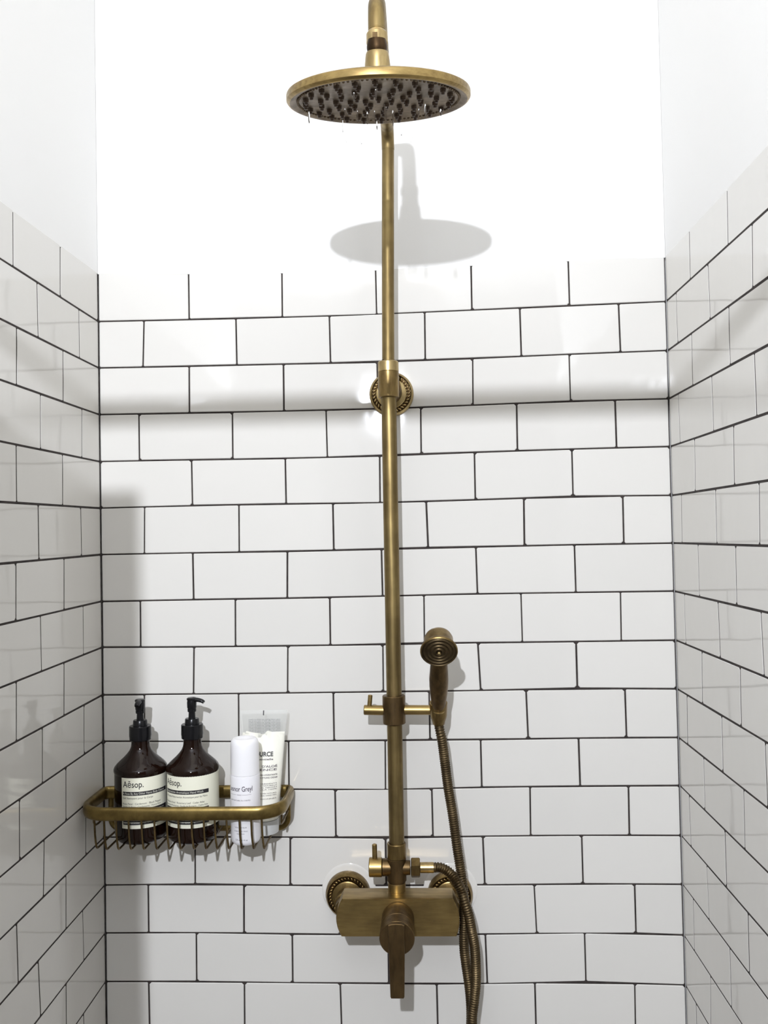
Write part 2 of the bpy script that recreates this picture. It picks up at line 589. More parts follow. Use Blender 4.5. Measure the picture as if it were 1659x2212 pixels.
def add_tile(parent, quad, mapf, nz=1, gap=0.0024, ch=0.0009):
    gp = gap + random.uniform(-0.0005, 0.0006)
    tk = 1.0 if ch > 0.0005 else 0.22
    lim = lambda v, m: max(-m, min(m, v)) * tk
    tilt = (lim(random.gauss(0, 0.00035), 0.0006), lim(random.gauss(0, 0.0006), 0.0010))
    bm = tile_mesh(quad, mapf, nz, gp, tilt, ch)
    c = mapf(sum(q[0] for q in quad) / 4, sum(q[1] for q in quad) / 4, 0.003)
    mesh_obj('tile', bm, 'tile', parent, True, 20, c)

GROUT = 0.0016
# back wall: plaster above the tiles, grout bed below
bm = bmesh.new()
def slab(bm, fn, s0, s1, zs, back, mat):
    """front surface follows fn(s, z), back plane is flat"""
    for za, zb in zip(zs, zs[1:]):
        v = [fn(s0, za), fn(s1, za), fn(s1, zb), fn(s0, zb)]
        bm.faces.new([bm.verts.new(p) for p in v]).material_index = mat
L0 = BACK_LINES[0]
knots = [p[0] for p in L0]
zlow = [0.0, 1.85]
def strip(bm, xa, xb, zs, yoff, mat):
    for za, zb in zip(zs, zs[1:]):
        a0, a1 = (za if not callable(za) else za(xa)), (za if not callable(za) else za(xb))
        b0, b1 = (zb if not callable(zb) else zb(xa)), (zb if not callable(zb) else zb(xb))
        bm.faces.new([bm.verts.new(p) for p in ((xa, wall_y(a0) + yoff, a0), (xb, wall_y(a1) + yoff, a1),
                                                (xb, wall_y(b1) + yoff, b1), (xa, wall_y(b0) + yoff, b0))]).material_index = mat
top = lambda x: poly(L0, x) - 0.0030
for xa, xb in zip(knots, knots[1:]):
    strip(bm, xa, xb, zlow + [top], GROUT, 1)
    strip(bm, xa, xb, [top, 2.1, 2.7], 0.0002, 0)
bmesh.ops.remove_doubles(bm, verts=bm.verts, dist=1e-5)
box(bm, -0.1, ROOM_W + 0.1, 0.012, 0.11, 0.0, 2.7, 0)
wall_back = mesh_obj('wall_back', bm, ['paint', 'grout'], smooth=False)
wall_back['kind'] = 'structure'
back_map = lambda s, z, d: Vector((s, wall_y(z) + d, z))
for k in range(1, 26):
    up_l, lo_l = back_line(k - 1), back_line(k)
    if k <= 16:
        js = [list(j) for j in BACK_JOINTS[k]]
    else:
        js = [[j[1], j[1]] for j in BACK_JOINTS[15 if k % 2 else 16]]
        js = [[a + random.uniform(-.001, .001), b_ + random.uniform(-.001, .001)] for a, b_ in js]
    js = [[0.0003, 0.0003]] + js + [[ROOM_W - 0.0003, ROOM_W - 0.0003]]
    for (ta, ba), (tb, bb) in zip(js, js[1:]):
        q = ((ba, poly(lo_l, ba)), (bb, poly(lo_l, bb)), (tb, poly(up_l, tb)), (ta, poly(up_l, ta)))
        add_tile(wall_back, q, back_map, 1)

# side walls, running towards the camera; s = distance from the back wall
SIDE_END = 1.08
def side_wall(name, X, out, lines, joints):
    bm = bmesh.new()
    def z_at(k, d):
        kk = min(k, 15)
        a, b_, dd = lines[kk]
        return a + (b_ - a) * min(1.5, d / dd) - COURSE * (k - kk)
    dirx = -1 if X < 0.1 else 1           # outwards
    N = 6
    for i in range(N):
        a, b_ = SIDE_END * i / N, SIDE_END * (i + 1) / N
        za, zb = z_at(0, a) - 0.0030, z_at(0, b_) - 0.0030
        for (l0, l1, h0, h1, off, mt) in ((0, 0, za, zb, 0.0005, 1), (za, zb, 2.7, 2.7, 0.0002, 0)):
            x = X + dirx * off
            bm.faces.new([bm.verts.new(p) for p in ((x, -a, l0), (x, -b_, l1), (x, -b_, h1), (x, -a, h0))]).material_index = mt
    bmesh.ops.remove_doubles(bm, verts=bm.verts, dist=1e-5)
    xs = sorted((X + dirx * 0.012, X + dirx * 0.11))
    box(bm, xs[0], xs[1], -SIDE_END, 0.012, 0.0, 2.7, 0)
    w = mesh_obj(name, bm, ['paint', 'grout'], smooth=False)
    w['kind'] = 'structure'
    mapf = lambda s, z, d: Vector((X + dirx * d, -s, z))
    for k in range(1, 26):
        kk = k if k in joints else (15 if k % 2 else 14)
        js = [list(j) for j in joints[kk]]
        while js[-1][0] < SIDE_END - 0.2:
            js.append([js[-1][0] + PITCH_T + random.uniform(-.0015, .0015), js[-1][1] + PITCH_T + random.uniform(-.001, .001)])
        js = [[0.0010, 0.0010]] + js + [[SIDE_END, SIDE_END]]
        for (ta, ba), (tb, bb) in zip(js, js[1:]):
            q = ((ba, z_at(k, ba)), (bb, z_at(k, bb)), (tb, z_at(k - 1, tb)), (ta, z_at(k - 1, ta)))
            add_tile(w, q, mapf, 1, 0.0030, 0.0002)
    return w
side_wall('wall_left', 0.0, -1, LEFT_LINES, LEFT_JOINTS)
side_wall('wall_right', ROOM_W, 1, RIGHT_LINES, RIGHT_JOINTS)
bm = bmesh.new(); box(bm, -0.6, 1.5, -3.0, 0.11, 2.7, 2.76)
o = mesh_obj('ceiling', bm, 'paint', smooth=False); o['kind'] = 'structure'
bm = bmesh.new(); box(bm, -0.6, 1.5, -3.0, 0.11, -0.06, 0.0)
o = mesh_obj('floor', bm, 'floor', smooth=False); o['kind'] = 'structure'
# unseen block added to shade the left strip of the back wall
bm = bmesh.new(); box(bm, -0.11, 0.232, -SIDE_END - 0.06, -SIDE_END, 0.0, 1.84)
o = mesh_obj('shade_block', bm, 'paint', smooth=False); o['kind'] = 'structure'
# rail across the open front of the enclosure, above head height (outside the frame)
def _rail():
    b2 = bmesh.new()
    cyl(b2, (-0.005, -1.05, 1.893), (ROOM_W + 0.005, -1.05, 1.893), 0.0100, 24)
    r_ = mesh_obj('curtain_rail', b2, 'rail', smooth=True)
    r_['kind'] = 'structure'
_rail()

# ------------------------------------------------------------------ shared brass pieces
def rope_ring(bm, c, r, rr=0.0034, n=34, flat=0.75):
    """ring of slanted beads lying in the XZ plane at c"""
    c = Vector(c)
    for i in range(n):
        a = 2 * pi * i / n
        rad = Vector((cos(a), 0, sin(a)))
        tan = Vector((-sin(a), 0, cos(a)))
        ln = (rad * 0.80 + tan * 0.60).normalized()
        sd = Vector((0, -1, 0)).cross(ln)
        m = Matrix((ln * rr * 1.15, sd * rr * 0.52, Vector((0, -1, 0)) * rr * flat)).transposed().to_4x4()
        m.translation = c + rad * r
        bmesh.ops.create_uvsphere(bm, u_segments=8, v_segments=6, radius=1.0, matrix=m)

def flange(parent, c, name='wall_flange', deep=0.012, dark_c='dark', mat='brass'):
    x, y, z = c
    bm = bmesh.new()
    prof = [(0, 0.0340), (0.002, 0.0352), (deep * 0.45, 0.0352), (deep * 0.8, 0.0338), (deep, 0.0318), (deep - 0.0004, 0.0310),
            (deep - 0.0035, 0.0302), (deep - 0.0035, 0.0246), (deep + 0.0002, 0.0238), (deep + 0.0012, 0.0220), (deep + 0.0012, 0.0)]
    lathe(bm, c, (0, -1, 0), prof, 56)
    f = mesh_obj(name, bm, mat, parent, True, 30, c)
    bm = bmesh.new()
    rope_ring(bm, (x, y - deep + 0.0022, z), 0.0274)
    mesh_obj('rope_ring', bm, mat, f, True, 60, c)
    bm = bmesh.new()
    lathe(bm, (x, y - deep + 0.0030, z), (0, -1, 0), [(0, 0.0301), (0.0004, 0.0301), (0.0004, 0.0247), (0, 0.0247)], 48, closed=False)
    mesh_obj('rope_groove', bm, dark_c, f, True, 30, c)
    return f

# ------------------------------------------------------------------ shower column
AX_Y = -0.0715
col = empty('shower_column', (0.4685, AX_Y, 0.985),
            'aged brass overhead shower riser with rain head and gooseneck arm on the back wall', 'shower')
# pipes
def part_cyl(name, p0, p1, r, mat, parent, bev=0.0008, r1=None, seg=36):
    bm = bmesh.new()
    cyl(bm, p0, p1, r, seg, bev, r1)
    return mesh_obj(name, bm, mat, parent, True, 30, tuple(p0))
part_cyl('riser_pipe', (0.4690, AX_Y, 1.058), (0.4703, AX_Y, 1.732), 0.0114, 'pipe', col)
# upper pipe and gooseneck in one bend
up0 = Vector((0.4706, AX_Y - 0.001, 1.775))
pts = [up0, Vector((0.4717, AX_Y - 0.001, 1.845)), Vector((0.4733, AX_Y - 0.001, 1.938)), Vector((0.4752, AX_Y - 0.001, 2.037))]
up_top = Vector((0.4767, AX_Y - 0.001, 2.106))
bm = bmesh.new()
tube(bm, resample(catmull(pts + [up_top], 10), 0.01), 0.0093, 28)
mesh_obj('extension_pipe', bm, 'pipe', col, True, 40, tuple(up0))
arm = [up_top]
R1 = 0.026
for i in range(1, 11):
    a = pi / 2 * i / 10
    arm.append(Vector((0.4767, AX_Y - 0.001 - R1 * (1 - cos(a)), 2.106 + R1 * sin(a))))
yb = -0.447
R2 = 0.036
for i in range(1, 12):
    t = i / 12
    arm.append(Vector((0.4767 + 0.0013 * t, arm[10].y + (yb + R2 - arm[10].y) * t, 2.132 - 0.014 * t)))
for i in range(1, 11):
    a = pi / 2 * i / 10
    arm.append(Vector((0.478, yb + R2 - R2 * sin(a), 2.118 - R2 + R2 * cos(a))))
arm.append(Vector((0.478, yb, 2.0725)))
bm = bmesh.new()
sweep(bm, arm, circ(0.0096, 28), up=Vector((1, 0, 0)))
mesh_obj('gooseneck_arm', bm, 'pipe', col, True, 40, tuple(up_top))
# swivel nut and dark joint
bm = bmesh.new()
lathe(bm, (0.478, yb, 2.0745), (0, 0, -1), [(0, 0.0090), (0.0008, 0.0098), (0.0018, 0.0090), (0.0028, 0.0100), (0.004, 0.0104), (0.006, 0.0118), (0.0155, 0.0118), (0.0163, 0.0112), (0.0163, 0)], 36)
nut = mesh_obj('swivel_nut', bm, 'bright', col, True, 30, (0.478, yb, 2.0745))
bm = bmesh.new(); box(bm, 0.4735, 0.4790, yb - 0.0121, yb - 0.0112, 2.0595, 2.0650)
mesh_obj('nut_notch', bm, 'brown', nut, False)
TH = radians(13)
nrm = Vector((0, -sin(TH), cos(TH)))          # up-normal of the tilted head
hc = Vector((0.478, -0.440, 1.996))           # centre of the underside
neck0 = hc + nrm * 0.058
bm = bmesh.new()
lathe(bm, neck0 + nrm * 0.0075, -nrm, [(0, 0.006), (0.001, 0.0098), (0.0075, 0.0112), (0.0102, 0.0112), (0.0125, 0.0106), (0.0145, 0.0100)], 32)
mesh_obj('ball_joint', bm, 'dark', col, True, 30, tuple(neck0))
bm = bmesh.new()
lathe(bm, neck0 - nrm * 0.0055, -nrm, [(0, 0.0100), (0.0006, 0.0117), (0.003, 0.0128), (0.008, 0.0134), (0.022, 0.0150), (0.036, 0.0170), (0.042, 0.018)], 36)
mesh_obj('head_neck', bm, 'bright', col, True, 30, tuple(neck0))
# rain head
bm = bmesh.new()
RH = 0.1010
lathe(bm, hc, nrm, [(0.0022, 0.0), (0.0022, 0.0905), (0.0012, 0.0925), (0.0002, 0.0955), (0.0, 0.0975), (0.0010, 0.0995), (0.0030, RH),
                    (0.0082, RH), (0.0102, 0.1000), (0.0115, 0.0975), (0.0135, 0.085), (0.0165, 0.05), (0.019, 0.017), (0.019, 0.0)], 96)
for f in bm.faces:
    c = f.calc_center_median() - hc
    f.material_index = 1 if (c.dot(nrm) < 0.0024 and (c - nrm * c.dot(nrm)).length < 0.0975) else 0
head = mesh_obj('shower_head', bm, ['body', 'head'], col, True, 35, tuple(hc))
R3 = frame_to(-nrm)
bm = bmesh.new()
lathe(bm, (0, 0, 0), (0, 0, 1), [(0, 0.0032), (0.0012, 0.0031), (0.0034, 0.0029), (0.0038, 0.0021), (0.0056, 0.0018), (0.0060, 0.0010)], 10)
me_src = mesh_obj('nozzle', bm, 'nozzle', None, True, 50)
first = True
for r, n, ph in ((0.0805, 24, 0.0), (0.0640, 18, 0.12), (0.0470, 14, 0.3), (0.0310, 10, 0.5), (0.0150, 5, 0.9)):
    for i in range(n):
        a = 2 * pi * i / n + ph
        if first:
            nz = me_src; first = False
        else:
            nz = me_src.copy(); COL.objects.link(nz)
            nz.parent = None
        nz.matrix_basis = Matrix.Translation(hc + nrm * 0.0022 + R3 @ Vector((r * cos(a), r * sin(a), 0))) @ R3.to_4x4()
        attach(nz, head)
bm = bmesh.new()
for i in range(110):
    a = 2 * pi * i / 110
    p = hc + nrm * 0.0018 + R3 @ Vector((0.0885 * cos(a), 0.0885 * sin(a), 0))
    bmesh.ops.create_uvsphere(bm, u_segments=6, v_segments=4, radius=0.0017, matrix=Matrix.Translation(p))
o = mesh_obj('beaded_edge', bm, 'head', head, True, 80, tuple(hc)); o['kind'] = 'stuff'

# wall bracket and collar
WB = (0.4724, wall_y(1.744), 1.744)
br = part_cyl('wall_bracket', (0.4718, WB[1] - 0.010, 1.745), (0.4708, AX_Y + 0.006, 1.746), 0.0175, 'brown', col)
flange(br, WB, 'bracket_flange', 0.010, 'dark', 'bright')
bm = bmesh.new()
lathe(bm, (0.4703, AX_Y, 1.7280), (0.0012, 0, 1), [(0, 0.0118), (0.0, 0.0150), (0.0008, 0.0158), (0.038, 0.0158), (0.0385, 0.0153), (0.0390, 0.0153)], 44)
mesh_obj('collar', bm, 'brass', col, True, 30, (0.4703, AX_Y, 1.728))
bm = bmesh.new()
lathe(bm, (0.4704, AX_Y, 1.7668), (0.0012, 0, 1), [(0, 0.0150), (0.0006, 0.0157), (0.0145, 0.0157), (0.0157, 0.0146), (0.0160, 0.0098)], 44)
mesh_obj('collar_nut', bm, 'bright', col, True, 30, (0.4704, AX_Y, 1.7668))
part_cyl('pipe_seal', (0.4706, AX_Y, 1.781), (0.4706, AX_Y, 1.7855), 0.0099, 'dark', col, 0.0004)

# slider with hand-shower holder
SX = 0.4688
bm = bmesh.new()
lathe(bm, (SX, AX_Y, 1.2385), (0, 0, 1), [(0, 0.0118), (0, 0.0162), (0.001, 0.0171), (0.041, 0.0171), (0.042, 0.0164), (0.042, 0.0118)], 44)
slider = mesh_obj('slider', bm, 'brown', col, True, 30, (SX, AX_Y, 1.2385))
part_cyl('lock_knob', (0.4236, AX_Y, 1.2592), (0.4545, AX_Y, 1.2582), 0.0074, 'body', slider, 0.0010)
part_cyl('lock_pin', (0.4320, AX_Y, 1.2640), (0.4338, AX_Y, 1.2815), 0.0034, 'body', slider, 0.0008, seg=18)
part_cyl('cross_arm', (0.4840, AX_Y, 1.2585), (0.5270, AX_Y - 0.002, 1.2583), 0.0072, 'body', slider, 0.0005)
CUP = Vector((0.5352, -0.0770, 1.2395))
HAX = Vector((0.0015, -0.058, 0.090)).normalized()
CAX = Vector((0.0, -0.30, 0.95)).normalized()
bm = bmesh.new()
lathe(bm, CUP, CAX, [(0, 0.0072), (0.0, 0.0092), (0.004, 0.0100), (0.010, 0.0118), (0.014, 0.0126), (0.030, 0.0133), (0.0335, 0.0134), (0.0343, 0.0128),
                     (0.0338, 0.0112), (0.020, 0.0098), (0.004, 0.0080)], 36, closed=False)
mesh_obj('holder_cup', bm, 'brass', slider, True, 30, tuple(CUP))

# ------------------------------------------------------------------ hand shower
FOOT = CUP + CAX * 0.016
hs = empty('hand_shower', tuple(FOOT), 'small brass hand shower with bell head resting in the slider cup right of the riser', 'hand shower')
TOPH = Vector((0.5366, -0.1400, 1.3450))
hax = (TOPH - FOOT)
HL = hax.length
bm = bmesh.new()
lathe(bm, FOOT, hax, [(0, 0.0068), (0.001, 0.0080), (0.010, 0.0088), (0.013, 0.0098), (HL * .20, 0.0106), (HL * .35, 0.0124), (HL * .50, 0.0136), (HL * .62, 0.0138),
                      (HL * .78, 0.0130), (HL * .90, 0.0122), (HL, 0.0118)], 36)
mesh_obj('handle', bm, 'brown', hs, True, 40, tuple(FOOT))
bm = bmesh.new()
lathe(bm, FOOT + hax.normalized() * 0.0085, hax, [(0, 0.0088), (0.0004, 0.0112), (0.0024, 0.0112), (0.0028, 0.0088)], 36)
mesh_obj('handle_ring', bm, 'bright', hs, True, 30, tuple(FOOT))
FN = Vector((0, -cos(radians(33)), -sin(radians(33))))
FC = Vector((0.5362, -0.1700, 1.3577))
bm = bmesh.new()
lathe(bm, FC - FN * 0.037, FN, [(0, 0.0), (0.0006, 0.008), (0.003, 0.0145), (0.007, 0.0188), (0.012, 0.0206), (0.026, 0.0212), (0.031, 0.0222), (0.0335, 0.0242),
                                (0.035, 0.0262), (0.0372, 0.0262), (0.0386, 0.0250)], 48, closed=False)
hh = mesh_obj('bell_head', bm, 'brass', hs, True, 40, tuple(FC))
bm = bmesh.new()
prof = [(0.0012, 0.0250)]
for i in range(1, 40):
    r = 0.0250 * (1 - i / 40)
    prof.append((0.0008 + 0.0009 * cos(2 * pi * (r / 0.0052)) + 0.0016 * (1 - r / 0.025), max(r, 1e-4)))
prof.append((0.0034, 0))
lathe(bm, FC, FN, prof, 48, closed=False)
sp = mesh_obj('spray_face', bm, 'hose', hh, True, 60, tuple(FC))
bm = bmesh.new()
bmesh.ops.create_uvsphere(bm, u_segments=16, v_segments=10, radius=0.0030, matrix=Matrix.Translation(FC + FN * 0.0036))
mesh_obj('centre_stud', bm, 'bright', hh, True, 60, tuple(FC))

# ------------------------------------------------------------------ hose
hz = empty('shower_hose', (0.574, -0.07, 0.62), 'ribbed brass shower hose hanging from the hand shower and looping back to the diverter', 'hose')
A = [tuple(CUP - CAX * 0.002), (0.5372, -0.0800, 1.2260), (0.5396, -0.0790, 1.2141), (0.5426, -0.0745, 1.1867), (0.5473, -0.0686, 1.1427), (0.5534, -0.0640, 1.0997),
     (0.5587, -0.0630, 1.053), (0.5632, -0.0640, 1.020), (0.5660, -0.0660, 0.9956), (0.5674, -0.0660, 0.9642),
     (0.5672, -0.0655, 0.940), (0.5662, -0.065, 0.9234), (0.5664, -0.0640, 0.899), (0.5690, -0.0630, 0.8745), (0.5722, -0.0625, 0.8494),
     (0.5742, -0.0620, 0.8251), (0.5742, -0.0620, 0.7939), (0.570, -0.062, 0.74), (0.560, -0.064, 0.66), (0.553, -0.067, 0.58),
     (0.556, -0.072, 0.51), (0.575, -0.078, 0.478), (0.596, -0.083, 0.50), (0.602, -0.085, 0.57), (0.592, -0.085, 0.66), (0.580, -0.083, 0.74),
     (0.5748, -0.0805, 0.8002), (0.578, -0.0805, 0.831), (0.5812, -0.0810, 0.8552), (0.5820, -0.0830, 0.8812), (0.5806, -0.0868, 0.9155),
     (0.5762, -0.0914, 0.9417), (0.5731, -0.0945, 0.9625), (0.5676, -0.0935, 0.9827), (0.5626, -0.0868, 0.9981), (0.555, -0.0800, 1.0099),
     (0.5451, -0.0750, 1.0196), (0.5336, -0.0722, 1.0247), (0.5220, AX_Y, 1.0248)]
path = resample(catmull(A, 14), 0.00085)
def rib(i):
    return (0.84, 0.95, 1.05, 0.95)[i % 4] if 4 < i < len(path) - 5 else 0.95
bm = bmesh.new()
sweep(bm, path, circ(0.0073, 14), scale=rib)
mesh_obj('ribbed_hose', bm, 'hose', hz, True, 80, (0.574, -0.07, 0.62))
part_cyl('hose_ferrule', (0.5235, AX_Y, 1.0248), (0.5030, AX_Y, 1.0248), 0.0078, 'bright', hz, 0.0006)
bm = bmesh.new()
R_ = 0.0146
hexo = [(R_ * cos(pi / 3 * i + pi / 6), R_ * sin(pi / 3 * i + pi / 6)) for i in range(6)]
rg = []
for x, k in ((0.4896, 0.90), (0.4908, 1.0), (0.5016, 1.0), (0.5030, 0.90)):
    rg.append([bm.verts.new((x, AX_Y + a * k, 1.0248 + b_ * k)) for a, b_ in hexo])
for a, b_ in zip(rg, rg[1:]):
    for i in range(6):
        bm.faces.new((a[i], a[(i + 1) % 6], b_[(i + 1) % 6], b_[i]))
bm.faces.new(rg[0]); bm.faces.new(rg[-1])
mesh_obj('hex_nut', bm, 'brass', hz, False, loc=(0.4962, AX_Y, 1.0248))

# ------------------------------------------------------------------ mixer valve
mx_ = empty('shower_mixer', (0.4690, 0.0, 0.965), 'brass bar mixer valve with single lever and two roped wall flanges', 'mixer tap')
zb0, zt0 = 0.9375, 0.9920
out_l = []
def side_pts(xe_t, xm, xe_b, n=9, rev=False):
    pts_ = []
    for i in range(n):
        t = i / (n - 1)
        z = zt0 + (zb0 - zt0) * t
        x = (1 - t) * xe_t + t * xe_b + (xm - 0.5 * (xe_t + xe_b)) * (1 - (2 * t - 1) ** 2)
        pts_.append((x, z))
    return pts_
left = side_pts(0.3888, 0.3794, 0.3868)
right = side_pts(0.5500, 0.5588, 0.5540)
outline = left + [(x, z) for x, z in right[::-1]]
bm = bmesh.new()
prism(bm, outline, -0.063, -0.1035, 0.0016)
mesh_obj('mixer_body', bm, 'body', mx_, True, 30, (0.469, -0.083, 0.965))
for fx, fz in ((0.3888, 0.9597), (0.5483, 0.9590)):
    fl = flange(mx_, (fx, -0.0006, fz), 'wall_flange', 0.017, 'dark', 'brass')
    bm = bmesh.new()
    lathe(bm, (fx, -0.014, fz), (0, -1, 0), [(0, 0.0150), (0.014, 0.0150), (0.015, 0.0175), (0.030, 0.0175), (0.031, 0.0150), (0.050, 0.0150)], 36)
    mesh_obj('union_nut', bm, 'brass', mx_, True, 30, (fx, -0.014, fz))
    bm = bmesh.new()
    lathe(bm, (fx + 0.001, 0.0006, fz + 0.004), (0, -1, 0), [(0, 0.0425), (0.0009, 0.0415), (0.0012, 0.038), (0.0012, 0.0)], 40)
    mesh_obj('silicone_seal', bm, 'silicone', mx_, True, 40, (fx, 0, fz))
HX, HZ = 0.4697, 0.9640
hub = part_cyl('handle_hub', (HX, -0.1030, HZ), (HX, -0.1365, HZ - 0.0022), 0.0235, 'brown', mx_, 0.0008, 0.0238, 48)
part_cyl('hub_cap', (HX, -0.1367, HZ - 0.0022), (HX, -0.1605, HZ - 0.0038), 0.0242, 'brown', hub, 0.0010, 0.0246, 48)
bm = bmesh.new()
zl = 0.8825
lev = [(HX - 0.0102, zl + 0.002), (HX - 0.0092, zl), (HX + 0.0078, zl), (HX + 0.0090, zl + 0.002), (HX + 0.0108, 0.945), (HX + 0.0108, HZ + 0.0180),
       (HX + 0.007, HZ + 0.0196), (HX, HZ + 0.0202), (HX - 0.007, HZ + 0.0196), (HX - 0.0114, HZ + 0.0180), (HX - 0.0114, 0.945)]
prism(bm, lev, -0.1600, -0.1690, 0.0008)
mesh_obj('lever', bm, 'brown', hub, True, 25, (HX, -0.16, 0.945))
# diverter on top of the body
dv = None
bm = bmesh.new()
lathe(bm, (0.4680, AX_Y, 0.9905), (0, 0, 1), [(0, 0.0128), (0.0, 0.0128), (0.015, 0.0128), (0.016, 0.0144), (0.0485, 0.0144), (0.0490, 0.0138)], 40)
cyl(bm, (0.4600, AX_Y, 1.0255), (0.4470, AX_Y, 1.0256), 0.0122, 32, 0.0005, 0.0128)
cyl(bm, (0.4760, AX_Y, 1.0250), (0.4885, AX_Y, 1.0248), 0.0112, 32, 0.0005, 0.0104)
dv = mesh_obj('diverter_body', bm, 'brown', mx_, True, 30, (0.468, AX_Y, 1.02))
part_cyl('diverter_knob', (0.4466, AX_Y, 1.0256), (0.4270, AX_Y, 1.0258), 0.0139, 'body', dv, 0.0010)
part_cyl('diverter_pin', (0.4357, AX_Y, 1.0380), (0.4357, AX_Y, 1.0600), 0.0038, 'body', dv, 0.0012, seg=18)
bm = bmesh.new()
lathe(bm, (0.4685, AX_Y, 1.0397), (0, 0, 1), [(0, 0.0135), (0.0006, 0.0143), (0.021, 0.0143), (0.0222, 0.0134), (0.0222, 0.0116), (0.018, 0.0116)], 40, closed=False)
mesh_obj('compression_nut', bm, 'brass', dv, True, 30, (0.4685, AX_Y, 1.04))
part_cyl('base_ring', (0.4679, AX_Y, 0.9915), (0.4679, AX_Y, 1.0040), 0.0131, 'bright', dv, 0.0006)

# ------------------------------------------------------------------ wire basket
bk = empty('wire_basket', (0.155, -0.012, 1.121), 'brass wire shower basket with thick rounded rail in the left corner', 'shower basket')
RX0, RX1, RY0, RY1, RZ = 0.0056, 0.3030, -0.0090, -0.1190, 1.1215
def round_rect(x0, x1, y0, y1, rf, rb, z, n=8):
    P_ = []
    def arc(cx, cy, r, a0, a1):
        for i in range(n + 1):
            a = a0 + (a1 - a0) * i / n
            P_.append(Vector((cx + r * cos(a), cy + r * sin(a), z)))
    arc(x1 - rb, y0 - rb, rb, pi / 2, 0)
    arc(x1 - rf, y1 + rf, rf, 0, -pi / 2)
    arc(x0 + rf, y1 + rf, rf, -pi / 2, -pi)
    arc(x0 + rb, y0 - rb, rb, pi, pi / 2)
    return P_
rp = round_rect(RX0, RX1, RY0, RY1, 0.040, 0.009, RZ)
sec = []
for i in range(20):
    a = 2 * pi * i / 20
    c_, s_ = cos(a), sin(a)
    sec.append((0.0052 * abs(c_) ** 0.8 * (1 if c_ >= 0 else -1), 0.0098 * abs(s_) ** 0.75 * (1 if s_ >= 0 else -1)))
bm = bmesh.new()
sweep(bm, rp, sec, closed=True, fixed_up=True)
mesh_obj('top_rail', bm, 'rail', bk, True, 50, (0.155, -0.064, RZ))
# back frame: U-shaped tube against the wall
fr = []
fx0, fx1, fz1, rr = 0.0150, 0.2970, 1.0640, 0.016
fr.append(Vector((fx0, -0.0085, RZ)))
for i in range(9):
    a = pi + pi / 2 * i / 8
    fr.append(Vector((fx0 + rr + rr * cos(a), -0.0085, fz1 + rr + rr * sin(a))))
for i in range(9):
    a = 1.5 * pi + pi / 2 * i / 8
    fr.append(Vector((fx1 - rr + rr * cos(a), -0.0085, fz1 + rr + rr * sin(a))))
fr.append(Vector((fx1, -0.0085, RZ)))
bm = bmesh.new()
sweep(bm, fr, circ(0.0042, 12), up=Vector((0, 1, 0)))
mesh_obj('back_frame', bm, 'rail', bk, True, 60, (0.155, -0.0085, 1.066))
WX = [0.0281, 0.0445, 0.0622, 0.0806, 0.0997, 0.1187, 0.1371, 0.1540, 0.1734, 0.1913, 0.2075, 0.2247, 0.2436, 0.2608, 0.2762]
def wire_bm(x, yf, zt):
    P_ = [Vector((x - 0.0008, yf, zt)), Vector((x, yf, 1.090)), Vector((x + 0.001, yf, 1.079))]
    r_ = 0.0085
    for i in range(7):
        a = pi + pi / 2 * i / 6
        P_.append(Vector((x + 0.0015, yf + r_ + r_ * cos(a), 1.0685 + r_ + r_ * sin(a))))
    P_.append(Vector((x + 0.0015, -0.060, 1.0683)))
    P_.append(Vector((x + 0.0015, -0.0120, 1.0670)))
    b2 = bmesh.new()
    sweep(b2, P_, circ(0.00155, 8), up=Vector((1, 0, 0)))
    return b2
for x in WX:
    x2 = x
    yf = -0.1185 if x > 0.04 else -0.1130
    mesh_obj('wire', wire_bm(x2, yf, 1.1165), 'wire', bk, True, 60, (x2, yf, 1.09))
for sx, dx in ((0.2985, 1), (0.0120, -1)):
    b2 = bmesh.new()
    P_ = [Vector((sx, -0.078, 1.116)), Vector((sx - dx * 0.001, -0.077, 1.096)), Vector((sx - dx * 0.002, -0.072, 1.091)), Vector((sx - dx * 0.002, -0.062, 1.090)), Vector((sx - dx * 0.001, -0.010, 1.092))]
    sweep(b2, P_, circ(0.00155, 8), up=Vector((1, 0, 0)))
    mesh_obj('side_wire', b2, 'wire', bk, True, 60, (sx, -0.06, 1.10))

